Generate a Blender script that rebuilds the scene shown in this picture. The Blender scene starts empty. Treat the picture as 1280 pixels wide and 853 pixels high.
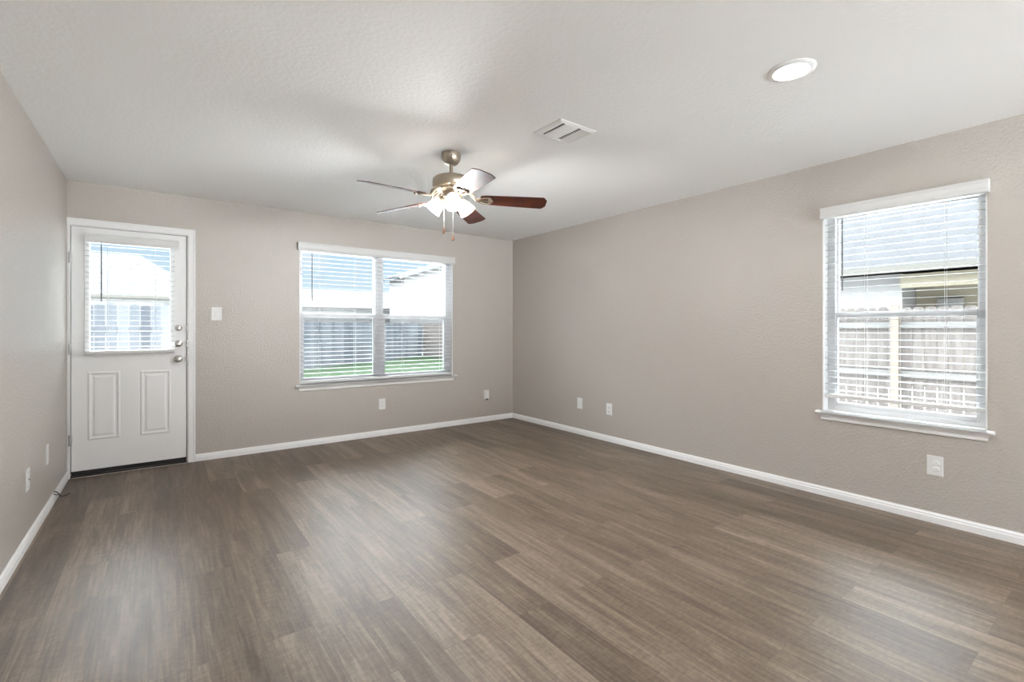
import bpy, bmesh, math, random
from mathutils import Vector, Matrix
random.seed(7)
sc = bpy.context.scene
COL = sc.collection

# ------------------------------------------------------------------ camera
W, H, REAR = 4.528, 2.44, -9.0          # room width, ceiling height, rear wall
cam_d = bpy.data.cameras.new('camera')
cam = bpy.data.objects.new('camera', cam_d); COL.objects.link(cam)
cam_d.sensor_width = 36.0
cam_d.lens = 595.2 / 1280 * 36.0
cam_d.shift_y = -15.26 / 1280
cam_d.clip_start = 0.05; cam_d.clip_end = 300
cam.location = (-3.9319, -5.2738, 1.2249)
cam.rotation_euler = (math.pi/2, 0, -0.6392)
sc.camera = cam

# ------------------------------------------------------------------ sky, sun, exposure
sc.view_settings.view_transform = 'Standard'
sc.view_settings.look = 'None'
sc.view_settings.gamma = 1.0
sc.view_settings.use_curve_mapping = False
sc.view_settings.exposure = 1.08
sc.cycles.use_denoising = True
sc.cycles.max_bounces = 12
sc.cycles.diffuse_bounces = 8
sc.cycles.glossy_bounces = 4
sc.cycles.transparent_max_bounces = 24
sc.cycles.caustics_reflective = False
sc.cycles.caustics_refractive = False
sc.cycles.sample_clamp_indirect = 6.0

SKY_STRENGTH = 0.46
SKY_HIGH = 27.0
SUN_STRENGTH = 3.0
world = bpy.data.worlds.new('sky'); sc.world = world; world.use_nodes = True
wn, wl = world.node_tree.nodes, world.node_tree.links
wn.clear()
wo = wn.new('ShaderNodeOutputWorld'); bg = wn.new('ShaderNodeBackground')
tc = wn.new('ShaderNodeTexCoord'); sep = wn.new('ShaderNodeSeparateXYZ')
wl.new(tc.outputs['Generated'], sep.inputs[0])
ramp = wn.new('ShaderNodeValToRGB')
ramp.color_ramp.elements[0].position = 0.0; ramp.color_ramp.elements[0].color = (0.80, 0.90, 0.97, 1)
ramp.color_ramp.elements[1].position = 0.6; ramp.color_ramp.elements[1].color = (0.36, 0.60, 0.97, 1)
e = ramp.color_ramp.elements.new(0.16); e.color = (0.58, 0.79, 0.98, 1)
wl.new(sep.outputs['Z'], ramp.inputs[0])
mp = wn.new('ShaderNodeMapping'); mp.inputs['Scale'].default_value = (1, 1, 2.6)
mp.inputs['Location'].default_value = (0.31, 0.0, 0.12)
wl.new(tc.outputs['Generated'], mp.inputs[0])
nz = wn.new('ShaderNodeTexNoise'); nz.inputs['Scale'].default_value = 3.2; nz.inputs['Detail'].default_value = 6
wl.new(mp.outputs[0], nz.inputs['Vector'])
cr = wn.new('ShaderNodeValToRGB')
cr.color_ramp.elements[0].position = 0.53; cr.color_ramp.elements[0].color = (0, 0, 0, 1)
cr.color_ramp.elements[1].position = 0.68; cr.color_ramp.elements[1].color = (1, 1, 1, 1)
wl.new(nz.outputs[0], cr.inputs[0])
mx = wn.new('ShaderNodeMix'); mx.data_type = 'RGBA'
wl.new(cr.outputs[0], mx.inputs[0]); wl.new(ramp.outputs[0], mx.inputs[6])
mx.inputs[7].default_value = (0.95, 0.97, 1.0, 1)
# the sky brightens above the horizon band towards a thin, bright high haze
hz = wn.new('ShaderNodeMapRange'); hz.interpolation_type = 'SMOOTHSTEP'
hz.inputs['From Min'].default_value = 0.20; hz.inputs['From Max'].default_value = 0.62
hz.inputs['To Min'].default_value = SKY_STRENGTH; hz.inputs['To Max'].default_value = SKY_HIGH
wl.new(sep.outputs['Z'], hz.inputs['Value'])
mw = wn.new('ShaderNodeMix'); mw.data_type = 'RGBA'
hf = wn.new('ShaderNodeMapRange'); hf.inputs['From Min'].default_value = 0.17; hf.inputs['From Max'].default_value = 0.42
wl.new(sep.outputs['Z'], hf.inputs['Value']); wl.new(hf.outputs[0], mw.inputs[0])
wl.new(mx.outputs[2], mw.inputs[6]); mw.inputs[7].default_value = (0.86, 0.935, 1.0, 1)
wl.new(mw.outputs[2], bg.inputs[0]); wl.new(hz.outputs[0], bg.inputs[1])
wl.new(bg.outputs[0], wo.inputs[0])

sun_d = bpy.data.lights.new('sun', 'SUN'); sun_d.energy = SUN_STRENGTH; sun_d.angle = 0.01
sun_d.color = (1.0, 0.96, 0.90)
sun = bpy.data.objects.new('sun', sun_d); COL.objects.link(sun)
sun.rotation_euler = Vector((0.62, 0.15, -0.77)).to_track_quat('-Z', 'Y').to_euler()

# ------------------------------------------------------------------ materials
def new_mat(name):
    m = bpy.data.materials.new(name); m.use_nodes = True
    n, l = m.node_tree.nodes, m.node_tree.links
    return m, n, l, n['Principled BSDF']

def add_bump(n, l, b, scale, strength, dist, detail=3, kind='noise', thresh=None, rough=0.5):
    t = n.new('ShaderNodeTexCoord')
    x = n.new('ShaderNodeTexNoise'); x.inputs['Scale'].default_value = scale
    x.inputs['Detail'].default_value = detail; x.inputs['Roughness'].default_value = rough
    l.new(t.outputs['Object'], x.inputs['Vector'])
    h = x.outputs[0]
    if thresh:
        r = n.new('ShaderNodeValToRGB')
        r.color_ramp.elements[0].position = thresh[0]; r.color_ramp.elements[1].position = thresh[1]
        l.new(h, r.inputs[0]); h = r.outputs[0]
    bp = n.new('ShaderNodeBump'); bp.inputs['Strength'].default_value = strength
    bp.inputs['Distance'].default_value = dist
    l.new(h, bp.inputs['Height']); l.new(bp.outputs[0], b.inputs['Normal'])
    return x

def simple(name, col, rough=0.5, metal=0.0, spec=0.5, coat=0.0, bump=None, vary=0.0, vscale=8):
    m, n, l, b = new_mat(name)
    b.inputs['Base Color'].default_value = (*col, 1)
    b.inputs['Roughness'].default_value = rough
    b.inputs['Metallic'].default_value = metal
    b.inputs['Specular IOR Level'].default_value = spec
    b.inputs['Coat Weight'].default_value = coat
    if bump: add_bump(n, l, b, *bump)
    if vary:
        t = n.new('ShaderNodeTexCoord'); x = n.new('ShaderNodeTexNoise')
        x.inputs['Scale'].default_value = vscale; x.inputs['Detail'].default_value = 4
        l.new(t.outputs['Object'], x.inputs['Vector'])
        r = n.new('ShaderNodeValToRGB')
        r.color_ramp.elements[0].position = 0.3; r.color_ramp.elements[1].position = 0.7
        r.color_ramp.elements[0].color = (*[c*(1-vary) for c in col], 1)
        r.color_ramp.elements[1].color = (*[min(1, c*(1+vary)) for c in col], 1)
        l.new(x.outputs[0], r.inputs[0]); l.new(r.outputs[0], b.inputs['Base Color'])
    return m

def emissive(name, col, strength, base=(0.9, 0.9, 0.9)):
    m, n, l, b = new_mat(name)
    b.inputs['Base Color'].default_value = (*base, 1)
    b.inputs['Emission Color'].default_value = (*col, 1)
    b.inputs['Emission Strength'].default_value = strength
    b.inputs['Roughness'].default_value = 0.4
    return m

M = {}
M['wall'] = simple('wall_paint', (0.462, 0.424, 0.388), 0.36, spec=0.5, bump=(62, 0.32, 0.004, 2, 'noise', (0.38, 0.66)))
M['ceiling'] = simple('ceiling_texture', (0.93, 0.93, 0.93), 0.85, spec=0.2, bump=(46, 0.16, 0.004, 3, 'noise', (0.45, 0.62)))
M['trim'] = simple('white_trim_paint', (0.88, 0.88, 0.88), 0.32, spec=0.5)
M['door'] = simple('white_door_paint', (0.88, 0.88, 0.88), 0.35, spec=0.5)
M['vinyl'] = simple('white_window_vinyl', (0.68, 0.68, 0.69), 0.35)
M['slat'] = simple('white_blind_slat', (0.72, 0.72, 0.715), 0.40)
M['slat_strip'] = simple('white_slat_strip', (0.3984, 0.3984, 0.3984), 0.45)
M['plate'] = simple('white_plastic_plate', (0.80, 0.80, 0.79), 0.35)
M['slot'] = simple('dark_slot', (0.03, 0.03, 0.03), 0.6)
M['nickel'] = simple('brushed_nickel', (0.52, 0.49, 0.46), 0.28, metal=1.0)
M['nickel_warm'] = simple('satin_nickel_fan', (0.36, 0.30, 0.235), 0.38, metal=0.8)
M['hinge'] = simple('hinge_metal', (0.42, 0.41, 0.40), 0.38, metal=1.0)
M['rubber'] = simple('black_rubber', (0.012, 0.012, 0.012), 0.6)
M['bronze'] = simple('dark_bronze_threshold', (0.05, 0.045, 0.04), 0.45, metal=0.6)
M['alu'] = simple('aluminium_edge', (0.62, 0.60, 0.57), 0.35, metal=1.0)
M['wand'] = simple('smoky_clear_wand', (0.10, 0.10, 0.10), 0.25)
M['cord'] = simple('ladder_cord', (0.62, 0.62, 0.62), 0.8)
M['black_cable'] = simple('black_cable', (0.015, 0.015, 0.015), 0.5)
M['brass'] = simple('bronze_fob', (0.16, 0.07, 0.035), 0.4)
M['chain'] = simple('pull_chain_metal', (0.80, 0.79, 0.77), 0.35, metal=0.6)
M['shade'] = emissive('lit_frosted_glass', (1.0, 0.93, 0.82), 6.5, (0.9, 0.88, 0.83))
M['lens'] = emissive('lit_diffuser', (1.0, 0.97, 0.92), 6.0)

def glass_mat(name, tint, refl):
    m = bpy.data.materials.new(name); m.use_nodes = True
    n, l = m.node_tree.nodes, m.node_tree.links; n.clear()
    o = n.new('ShaderNodeOutputMaterial'); t = n.new('ShaderNodeBsdfTransparent')
    g = n.new('ShaderNodeBsdfGlossy'); g.inputs['Roughness'].default_value = 0.02
    t.inputs[0].default_value = (*tint, 1)
    lw = n.new('ShaderNodeLayerWeight'); lw.inputs[0].default_value = 0.15
    mu = n.new('ShaderNodeMath'); mu.operation = 'MULTIPLY'; mu.inputs[1].default_value = refl
    l.new(lw.outputs['Fresnel'], mu.inputs[0])
    x = n.new('ShaderNodeMixShader'); l.new(mu.outputs[0], x.inputs[0])
    l.new(t.outputs[0], x.inputs[1]); l.new(g.outputs[0], x.inputs[2]); l.new(x.outputs[0], o.inputs[0])
    return m
M['glass'] = glass_mat('window_glass', (0.97, 0.985, 0.98), 0.8)

def screen_mat():
    m = bpy.data.materials.new('insect_screen'); m.use_nodes = True
    n, l = m.node_tree.nodes, m.node_tree.links; n.clear()
    o = n.new('ShaderNodeOutputMaterial'); t = n.new('ShaderNodeBsdfTransparent')
    d = n.new('ShaderNodeBsdfDiffuse'); d.inputs[0].default_value = (0.035, 0.035, 0.038, 1)
    x = n.new('ShaderNodeMixShader'); x.inputs[0].default_value = 0.36
    l.new(t.outputs[0], x.inputs[1]); l.new(d.outputs[0], x.inputs[2]); l.new(x.outputs[0], o.inputs[0])
    return m
M['screen'] = screen_mat()

def floor_mat():
    m, n, l, b = new_mat('vinyl_plank_floor')
    tc = n.new('ShaderNodeTexCoord')
    # planks run along world Y: swap so that brick rows run along Y
    mp = n.new('ShaderNodeMapping'); mp.inputs['Rotation'].default_value = (0, 0, math.pi/2)
    l.new(tc.outputs['Object'], mp.inputs[0])
    br = n.new('ShaderNodeTexBrick')
    br.offset = 0.37; br.offset_frequency = 2; br.squash = 1.0
    br.inputs['Scale'].default_value = 1.0
    br.inputs['Brick Width'].default_value = 1.22; br.inputs['Row Height'].default_value = 0.18
    br.inputs['Mortar Size'].default_value = 0.0012; br.inputs['Mortar Smooth'].default_value = 0.3
    br.inputs['Bias'].default_value = 0.0
    br.inputs['Color1'].default_value = (0, 0, 0, 1); br.inputs['Color2'].default_value = (1, 1, 1, 1)
    br.inputs['Mortar'].default_value = (0.5, 0.5, 0.5, 1)
    l.new(mp.outputs[0], br.inputs['Vector'])
    # per-plank offset of the grain
    sc_ = n.new('ShaderNodeVectorMath'); sc_.operation = 'MULTIPLY_ADD'
    sc_.inputs[1].default_value = (7.3, 3.1, 5.0)
    l.new(br.outputs['Color'], sc_.inputs[0]); l.new(tc.outputs['Object'], sc_.inputs[2])
    def grain(sx, sy, detail, rough, dist=0.0):
        g = n.new('ShaderNodeMapping'); g.inputs['Scale'].default_value = (sx, sy, 1)
        l.new(sc_.outputs[0], g.inputs[0])
        t = n.new('ShaderNodeTexNoise'); t.inputs['Scale'].default_value = 1.0
        t.inputs['Detail'].default_value = detail; t.inputs['Roughness'].default_value = rough
        t.inputs['Distortion'].default_value = dist
        l.new(g.outputs[0], t.inputs['Vector']); return t
    big = grain(11, 1.1, 5, 0.62, 0.9)
    fine = grain(85, 3.2, 5, 0.7, 0.3)
    cross = grain(30, 60, 3, 0.65)
    base = n.new('ShaderNodeValToRGB'); cr = base.color_ramp
    cr.elements[0].position = 0.25; cr.elements[0].color = FLOOR_DARK
    cr.elements[1].position = 0.78; cr.elements[1].color = FLOOR_LIGHT
    e = cr.elements.new(0.5); e.color = FLOOR_MID
    # weighted sum of the grain layers and the plank tone
    def math_(op, a, b_):
        x = n.new('ShaderNodeMath'); x.operation = op
        for i, v in enumerate((a, b_)):
            if isinstance(v, (int, float)): x.inputs[i].default_value = v
            else: l.new(v, x.inputs[i])
        return x.outputs[0]
    s = math_('ADD', math_('MULTIPLY', big.outputs[0], 0.80), math_('MULTIPLY', fine.outputs[0], 0.85))
    s = math_('ADD', s, math_('MULTIPLY', cross.outputs[0], 0.35))
    s = math_('SUBTRACT', s, 0.52)
    tone = n.new('ShaderNodeRGBToBW'); l.new(br.outputs['Color'], tone.inputs[0])
    s = math_('ADD', s, math_('MULTIPLY', math_('SUBTRACT', tone.outputs[0], 0.5), 0.20))
    l.new(s, base.inputs[0])
    mixm = n.new('ShaderNodeMix'); mixm.data_type = 'RGBA'
    fm = math_('MULTIPLY', br.outputs['Fac'], 0.55)
    l.new(fm, mixm.inputs[0]); l.new(base.outputs[0], mixm.inputs[6])
    mixm.inputs[7].default_value = (0.06, 0.045, 0.035, 1)
    l.new(mixm.outputs[2], b.inputs['Base Color'])
    b.inputs['Roughness'].default_value = 0.40
    rr = math_('ADD', math_('MULTIPLY', fine.outputs[0], 0.22), 0.30); l.new(rr, b.inputs['Roughness'])
    b.inputs['Specular IOR Level'].default_value = 0.28
    bp = n.new('ShaderNodeBump'); bp.inputs['Strength'].default_value = 0.12; bp.inputs['Distance'].default_value = 0.002
    l.new(fine.outputs[0], bp.inputs['Height']); l.new(bp.outputs[0], b.inputs['Normal'])
    return m
FLOOR_DARK = (0.070, 0.049, 0.034, 1)
FLOOR_MID = (0.132, 0.098, 0.070, 1)
FLOOR_LIGHT = (0.240, 0.190, 0.148, 1)
M['floor'] = floor_mat()

def wood_mat(name, c0, c1, axis_scale, rough=0.4, coat=0.0):
    m, n, l, b = new_mat(name)
    t = n.new('ShaderNodeTexCoord'); mp = n.new('ShaderNodeMapping'); mp.inputs['Scale'].default_value = axis_scale
    l.new(t.outputs['Object'], mp.inputs[0])
    x = n.new('ShaderNodeTexNoise'); x.inputs['Scale'].default_value = 1; x.inputs['Detail'].default_value = 5
    l.new(mp.outputs[0], x.inputs['Vector'])
    r = n.new('ShaderNodeValToRGB'); r.color_ramp.elements[0].position = 0.35; r.color_ramp.elements[1].position = 0.65
    r.color_ramp.elements[0].color = (*c0, 1); r.color_ramp.elements[1].color = (*c1, 1)
    l.new(x.outputs[0], r.inputs[0]); l.new(r.outputs[0], b.inputs['Base Color'])
    b.inputs['Roughness'].default_value = rough; b.inputs['Coat Weight'].default_value = coat
    b.inputs['Coat Roughness'].default_value = 0.15
    return m
M['blade'] = wood_mat('cherry_fan_blade', (0.035, 0.008, 0.004), (0.085, 0.018, 0.008), (14, 14, 14), 0.32, 0.2)

def picket_mat(name, cols, axis, width):
    """vertical boards whose tone changes from board to board"""
    m, n, l, b = new_mat(name)
    t = n.new('ShaderNodeTexCoord'); s = n.new('ShaderNodeSeparateXYZ'); l.new(t.outputs['Object'], s.inputs[0])
    d = n.new('ShaderNodeMath'); d.operation = 'DIVIDE'; d.inputs[1].default_value = width
    l.new(s.outputs[axis], d.inputs[0])
    f = n.new('ShaderNodeMath'); f.operation = 'FLOOR'; l.new(d.outputs[0], f.inputs[0])
    w = n.new('ShaderNodeTexWhiteNoise'); w.noise_dimensions = '1D'; l.new(f.outputs[0], w.inputs['W'])
    mp = n.new('ShaderNodeMapping'); mp.inputs['Scale'].default_value = (30, 30, 2.0); l.new(t.outputs['Object'], mp.inputs[0])
    x = n.new('ShaderNodeTexNoise'); x.inputs['Scale'].default_value = 1; x.inputs['Detail'].default_value = 4
    l.new(mp.outputs[0], x.inputs['Vector'])
    a = n.new('ShaderNodeMath'); a.operation = 'MULTIPLY_ADD'; a.inputs[1].default_value = 0.35
    l.new(x.outputs[0], a.inputs[0])
    a2 = n.new('ShaderNodeMath'); a2.operation = 'MULTIPLY'; a2.inputs[1].default_value = 0.75
    l.new(w.outputs['Value'], a2.inputs[0]); l.new(a2.outputs[0], a.inputs[2])
    r = n.new('ShaderNodeValToRGB'); r.color_ramp.elements[0].position = 0.25; r.color_ramp.elements[1].position = 0.85
    r.color_ramp.elements[0].color = (*cols[0], 1); r.color_ramp.elements[1].color = (*cols[-1], 1)
    for i, c in enumerate(cols[1:-1]):
        e = r.color_ramp.elements.new(0.1 + 0.85*(i+1)/(len(cols)-1)); e.color = (*c, 1)
    l.new(a.outputs[0], r.inputs[0]); l.new(r.outputs[0], b.inputs['Base Color'])
    b.inputs['Roughness'].default_value = 0.85; b.inputs['Specular IOR Level'].default_value = 0.2
    return m
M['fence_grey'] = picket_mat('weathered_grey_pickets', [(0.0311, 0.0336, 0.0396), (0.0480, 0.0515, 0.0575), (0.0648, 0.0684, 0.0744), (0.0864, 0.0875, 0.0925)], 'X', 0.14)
M['fence_grey_dark'] = picket_mat('darkened_grey_pickets', [(0.0124, 0.0134, 0.0158), (0.0192, 0.0206, 0.0229), (0.0259, 0.0274, 0.0298), (0.0345, 0.0350, 0.0370)], 'X', 0.14)  # grey picket colours darkened to offset bright bounce light from the slab
M['fence_tan'] = picket_mat('pale_tan_pickets', [(0.0181, 0.0147, 0.0133), (0.0344, 0.0305, 0.0277), (0.0295, 0.0305, 0.0334), (0.0400, 0.0366, 0.0334)], 'Y', 0.14)
M['fence_sunlit'] = picket_mat('sunlit_tan_pickets', [(0.0542, 0.0442, 0.0398), (0.1032, 0.0914, 0.0830), (0.0886, 0.0914, 0.1001), (0.1200, 0.1099, 0.1001)], 'Y', 0.14)  # tan picket colours lightened to paint sunlight onto the side fence
M['post_orange'] = wood_mat('fresh_orange_post', (0.0185, 0.0110, 0.0057), (0.0221, 0.0150, 0.0088), (20, 20, 2), 0.7)
M['rail'] = wood_mat('shadow_grey_fence_rail', (0.0162, 0.0151, 0.0140), (0.0226, 0.0210, 0.0194), (3, 3, 20), 0.85)  # rails coloured darker to stand in for the shadow lines beneath them
M['grass'] = simple('lawn_grass', (0.0079, 0.0178, 0.0043), 0.9, spec=0.1, vary=0.35, vscale=5)
M['siding'] = simple('white_siding', (0.0542, 0.0520, 0.0499), 0.7)
M['stucco'] = simple('tan_stucco', (0.0616, 0.0532, 0.0364), 0.9)
M['roof'] = simple('pale_shingles', (0.0176, 0.0176, 0.0183), 0.9, spec=0.1, vary=0.10, vscale=3)
M['fascia'] = simple('grey_fascia', (0.0308, 0.0319, 0.0352), 0.7)
M['olive_fascia'] = simple('olive_fascia', (0.0146, 0.0125, 0.0083), 0.7)
M['aqua_glass'] = simple('aqua_window_glass', (0.0220, 0.0620, 0.0620), 0.15)
M['green_wall'] = simple('grey_green_wall', (0.55, 0.60, 0.54), 0.8)
M['bounce_ground'] = simple('pale_bounce_slab', (0.84, 0.84, 0.83), 0.9, vary=0.03, vscale=4)  # made very pale so unseen ground bounces daylight onto the ceiling
M['concrete'] = simple('patio_concrete', (0.40, 0.39, 0.37), 0.9, vary=0.06, vscale=4)

# ------------------------------------------------------------------ mesh helpers
def box(bm, x0, x1, y0, y1, z0, z1):
    v = [bm.verts.new((x, y, z)) for x in (x0, x1) for y in (y0, y1) for z in (z0, z1)]
    for f in ((0,1,3,2), (4,6,7,5), (0,4,5,1), (2,3,7,6), (0,2,6,4), (1,5,7,3)):
        bm.faces.new([v[i] for i in f])
    return v

def prism(bm, poly, axis, a0, a1):
    """poly: list of 2D points in the plane of the other two axes (order x,y,z without axis)"""
    def pt(p, a):
        q = list(p); q.insert(axis, a); return q
    n = len(poly)
    lo = [bm.verts.new(pt(p, a0)) for p in poly]; hi = [bm.verts.new(pt(p, a1)) for p in poly]
    bm.faces.new(lo); bm.faces.new(hi[::-1])
    for i in range(n):
        j = (i+1) % n
        bm.faces.new((lo[i], hi[i], hi[j], lo[j]))

def lathe(bm, prof, c, axis=(0, 0, 1), seg=32, close=True):
    """prof: (radius, height along axis) list"""
    q = Vector((0, 0, 1)).rotation_difference(Vector(axis).normalized())
    c = Vector(c); rings = []
    for r, h in prof:
        if r < 1e-6: rings.append([bm.verts.new(c + q @ Vector((0, 0, h)))])
        else: rings.append([bm.verts.new(c + q @ Vector((r*math.cos(2*math.pi*k/seg), r*math.sin(2*math.pi*k/seg), h))) for k in range(seg)])
    for a, b in zip(rings, rings[1:]):
        if len(a) == 1 and len(b) == 1: continue
        for k in range(seg):
            k2 = (k+1) % seg
            if len(a) == 1: bm.faces.new((a[0], b[k], b[k2]))
            elif len(b) == 1: bm.faces.new((a[k], b[0], a[k2]))
            else: bm.faces.new((a[k], b[k], b[k2], a[k2]))
    if close:
        for r in (rings[0], rings[-1]):
            if len(r) > 2: bm.faces.new(r)

def tube(bm, pts, r, seg=8):
    pts = [Vector(p) for p in pts]; rings = []
    for i, p in enumerate(pts):
        d = (pts[min(i+1, len(pts)-1)] - pts[max(i-1, 0)]).normalized()
        u = d.orthogonal().normalized()
        if rings:                                   # keep the frame from twisting
            u = (pu - pu.dot(d)*d).normalized()
        pu = u; w = d.cross(u)
        rr = r[i] if isinstance(r, (list, tuple)) else r
        rings.append([bm.verts.new(p + rr*(math.cos(2*math.pi*k/seg)*u + math.sin(2*math.pi*k/seg)*w)) for k in range(seg)])
    for a, b in zip(rings, rings[1:]):
        for k in range(seg):
            k2 = (k+1) % seg; bm.faces.new((a[k], b[k], b[k2], a[k2]))
    bm.faces.new(rings[0][::-1]); bm.faces.new(rings[-1])

def origin(p):
    return p.matrix_basis.translation + (origin(p.parent) if p.parent else Vector((0, 0, 0)))

def obj(name, bm, mat, parent=None, bevel=0.0, smooth=False, seg=2):
    bmesh.ops.recalc_face_normals(bm, faces=bm.faces)
    if parent is not None: bmesh.ops.translate(bm, verts=bm.verts, vec=-origin(parent))
    me = bpy.data.meshes.new(name); bm.to_mesh(me); bm.free()
    me.materials.append(mat if not isinstance(mat, str) else M[mat])
    if smooth:
        for p in me.polygons: p.use_smooth = True
        me.set_sharp_from_angle(angle=math.radians(40))
    o = bpy.data.objects.new(name, me); COL.objects.link(o)
    if parent is not None: o.parent = parent
    if bevel:
        b = o.modifiers.new('bevel', 'BEVEL'); b.width = bevel; b.segments = seg; b.limit_method = 'ANGLE'
    return o

def boxes(name, lst, mat, parent=None, bevel=0.0):
    bm = bmesh.new()
    for b in lst: box(bm, *b)
    return obj(name, bm, mat, parent, bevel)

def empty(name, loc):
    o = bpy.data.objects.new(name, None); COL.objects.link(o); o.location = loc; o.empty_display_size = 0.1
    return o

def tag(o, label=None, cat=None, group=None, kind=None):
    if label: o['label'] = label
    if cat: o['category'] = cat
    if group: o['group'] = group
    if kind: o['kind'] = kind
    return o

# ------------------------------------------------------------------ room shell
WT = 0.15
DX0, DX1, DZ1 = -4.519, -3.708, 2.080            # door rough opening
BX0, BX1, BZ0, BZ1 = -2.756, -0.944, 0.640, 2.095  # back window opening
RY0, RY1, RZ0, RZ1 = -4.692, -3.822, 0.622, 2.075  # right window opening

def wall(name, axis, c0, c1, u0, u1, z0, z1, holes, mat):
    """wall slab between c0..c1 on axis (0: x const, 1: y const) with rectangular holes (ua,ub,za,zb)"""
    bm = bmesh.new()
    us = sorted({u0, u1, *[h[0] for h in holes], *[h[1] for h in holes]})
    zs = sorted({z0, z1, *[h[2] for h in holes], *[h[3] for h in holes]})
    nu, nz_ = len(us)-1, len(zs)-1
    solid = [[not any(h[0] <= (us[i]+us[i+1])/2 <= h[1] and h[2] <= (zs[j]+zs[j+1])/2 <= h[3] for h in holes)
              for j in range(nz_)] for i in range(nu)]
    cache = {}
    def V(c, u, z):
        k = (c, u, z)
        if k not in cache: cache[k] = bm.verts.new((c, u, z) if axis == 0 else (u, c, z))
        return cache[k]
    for i in range(nu):
        for j in range(nz_):
            if not solid[i][j]: continue
            ua, ub, za, zb = us[i], us[i+1], zs[j], zs[j+1]
            for c in (c0, c1): bm.faces.new([V(c, ua, za), V(c, ub, za), V(c, ub, zb), V(c, ua, zb)])
            for di, dj, e in ((-1, 0, ((ua, za), (ua, zb))), (1, 0, ((ub, za), (ub, zb))), (0, -1, ((ua, za), (ub, za))), (0, 1, ((ua, zb), (ub, zb)))):
                a, b = i+di, j+dj
                if 0 <= a < nu and 0 <= b < nz_ and solid[a][b]: continue
                bm.faces.new([V(c0, *e[0]), V(c0, *e[1]), V(c1, *e[1]), V(c1, *e[0])])
    o = obj(name, bm, mat)
    return tag(o, kind='structure')

tag(wall('wall_back', 1, 0, WT, -W-WT, WT, -0.02, H, [(DX0, DX1, -0.02, DZ1), (BX0, BX1, BZ0, BZ1)], 'wall'),
    'beige textured back wall with the door and the wide window', 'wall')
tag(wall('wall_right', 0, 0, WT, REAR, 0, -0.02, H, [(RY0, RY1, RZ0, RZ1)], 'wall'),
    'beige textured right wall with the single blinded window', 'wall')
tag(wall('wall_left', 0, -W-WT, -W, REAR, 0, -0.02, H, [], 'wall'), 'beige textured left wall beside the white door', 'wall')
tag(wall('wall_rear', 1, REAR-WT, REAR, -W-WT, WT, -0.02, H, [(-2.8, -0.08, 0.0, 2.38)], 'wall'), 'beige rear wall with a wide unseen opening added for fill light', 'wall')  # the opening is added, out of view, to bring in fill light
tag(boxes('floor', [(-W-WT, WT, REAR-WT, WT, -0.12, 0.0)], 'floor'), 'brown wood-look plank floor of the whole room', 'floor', kind='structure')
bm = bmesh.new(); box(bm, -W-0.6, 1.15, REAR-0.3, 0.55, H, H+0.16)  # right edge lengthened into an unseen eave that cuts sky glare
tag(obj('ceiling', bm, 'ceiling'), 'white lightly textured ceiling over the whole room', 'ceiling', kind='structure')

# baseboards: a stepped profile swept along each wall
BP = [(0, 0), (0.013, 0), (0.013, 0.038), (0.010, 0.044), (0.010, 0.054), (0.005, 0.060), (0.004, 0.065), (0, 0.065)]
def baseboard(name, side, a0, a1, label):
    bm = bmesh.new()
    if side == 'back': prism(bm, [(-d, z) for d, z in BP], 0, a0, a1)
    elif side == 'right': prism(bm, [(-d, z) for d, z in BP], 1, a0, a1)
    else: prism(bm, [(-W+d, z) for d, z in BP], 1, a0, a1)
    tag(obj(name, bm, 'trim'), label, 'baseboard', kind='structure')
baseboard('baseboard_back', 'back', -3.654, 0.0, 'white baseboard along the back wall under the wide window')
baseboard('baseboard_right', 'right', REAR, 0.0, 'white baseboard along the right wall')
baseboard('baseboard_left', 'left', REAR, -0.017, 'white baseboard along the left wall up to the door')

# ------------------------------------------------------------------ door
SX0, SX1, SZ0, SZ1 = -4.503, -3.724, 0.050, 2.070
LX0, LX1, LZ0, LZ1 = -4.400, -3.832, 1.030, 1.960      # lite opening in the slab
door = tag(empty('door_1', (-4.1135, 0, 0)), 'white half-glass exterior door with two raised panels and a blind', 'door', kind='structure')
# casing
bm = bmesh.new()
def casing_prof(t): return t
box(bm, -3.712, -3.656, -0.016, 0, 0.0, 2.083); box(bm, -W+0.001, -4.507, -0.016, 0, 0.0, 2.083); box(bm, -W+0.001, -3.656, -0.016, 0, 2.077, 2.133)
box(bm, -3.670, -3.656, -0.021, -0.0155, 0.0, 2.119); box(bm, -W+0.001, -3.656, -0.021, -0.0155, 2.119, 2.133)
obj('door_casing', bm, 'trim', door, 0.003)
bm = bmesh.new()
box(bm, DX0+0.001, -4.508, 0.0, WT, 0, DZ1); box(bm, -3.7195, DX1-0.001, 0.0, WT, 0, DZ1); box(bm, DX0+0.001, DX1-0.001, 0.0, WT, 2.074, DZ1-0.001)
box(bm, -4.508, -4.49, 0.062, WT, 0, 2.074); box(bm, -3.737, -3.7195, 0.062, WT, 0, 2.074); box(bm, -4.49, -3.737, 0.062, WT, 2.055, 2.074)
obj('door_jamb', bm, 'trim', door, 0.002)
boxes('weatherstrip', [(-3.724, -3.7195, 0.020, 0.061, 0.03, 2.074), (-4.5075, -4.5035, 0.030, 0.061, 0.03, 2.074), (-4.503, -3.724, 0.030, 0.061, 2.0705, 2.0735)], 'rubber', door)
# slab with the lite opening
def slab():
    bm = bmesh.new(); Y0, Y1 = 0.012, 0.058
    for b in ((SX0, LX0, Y0, Y1, SZ0, SZ1), (LX1, SX1, Y0, Y1, SZ0, SZ1), (LX0, LX1, Y0, Y1, SZ0, LZ0), (LX0, LX1, Y0, Y1, LZ1, SZ1)):
        box(bm, *b)
    bmesh.ops.remove_doubles(bm, verts=bm.verts, dist=1e-5)
    return bm
obj('door_slab', slab(), 'door', door)
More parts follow.
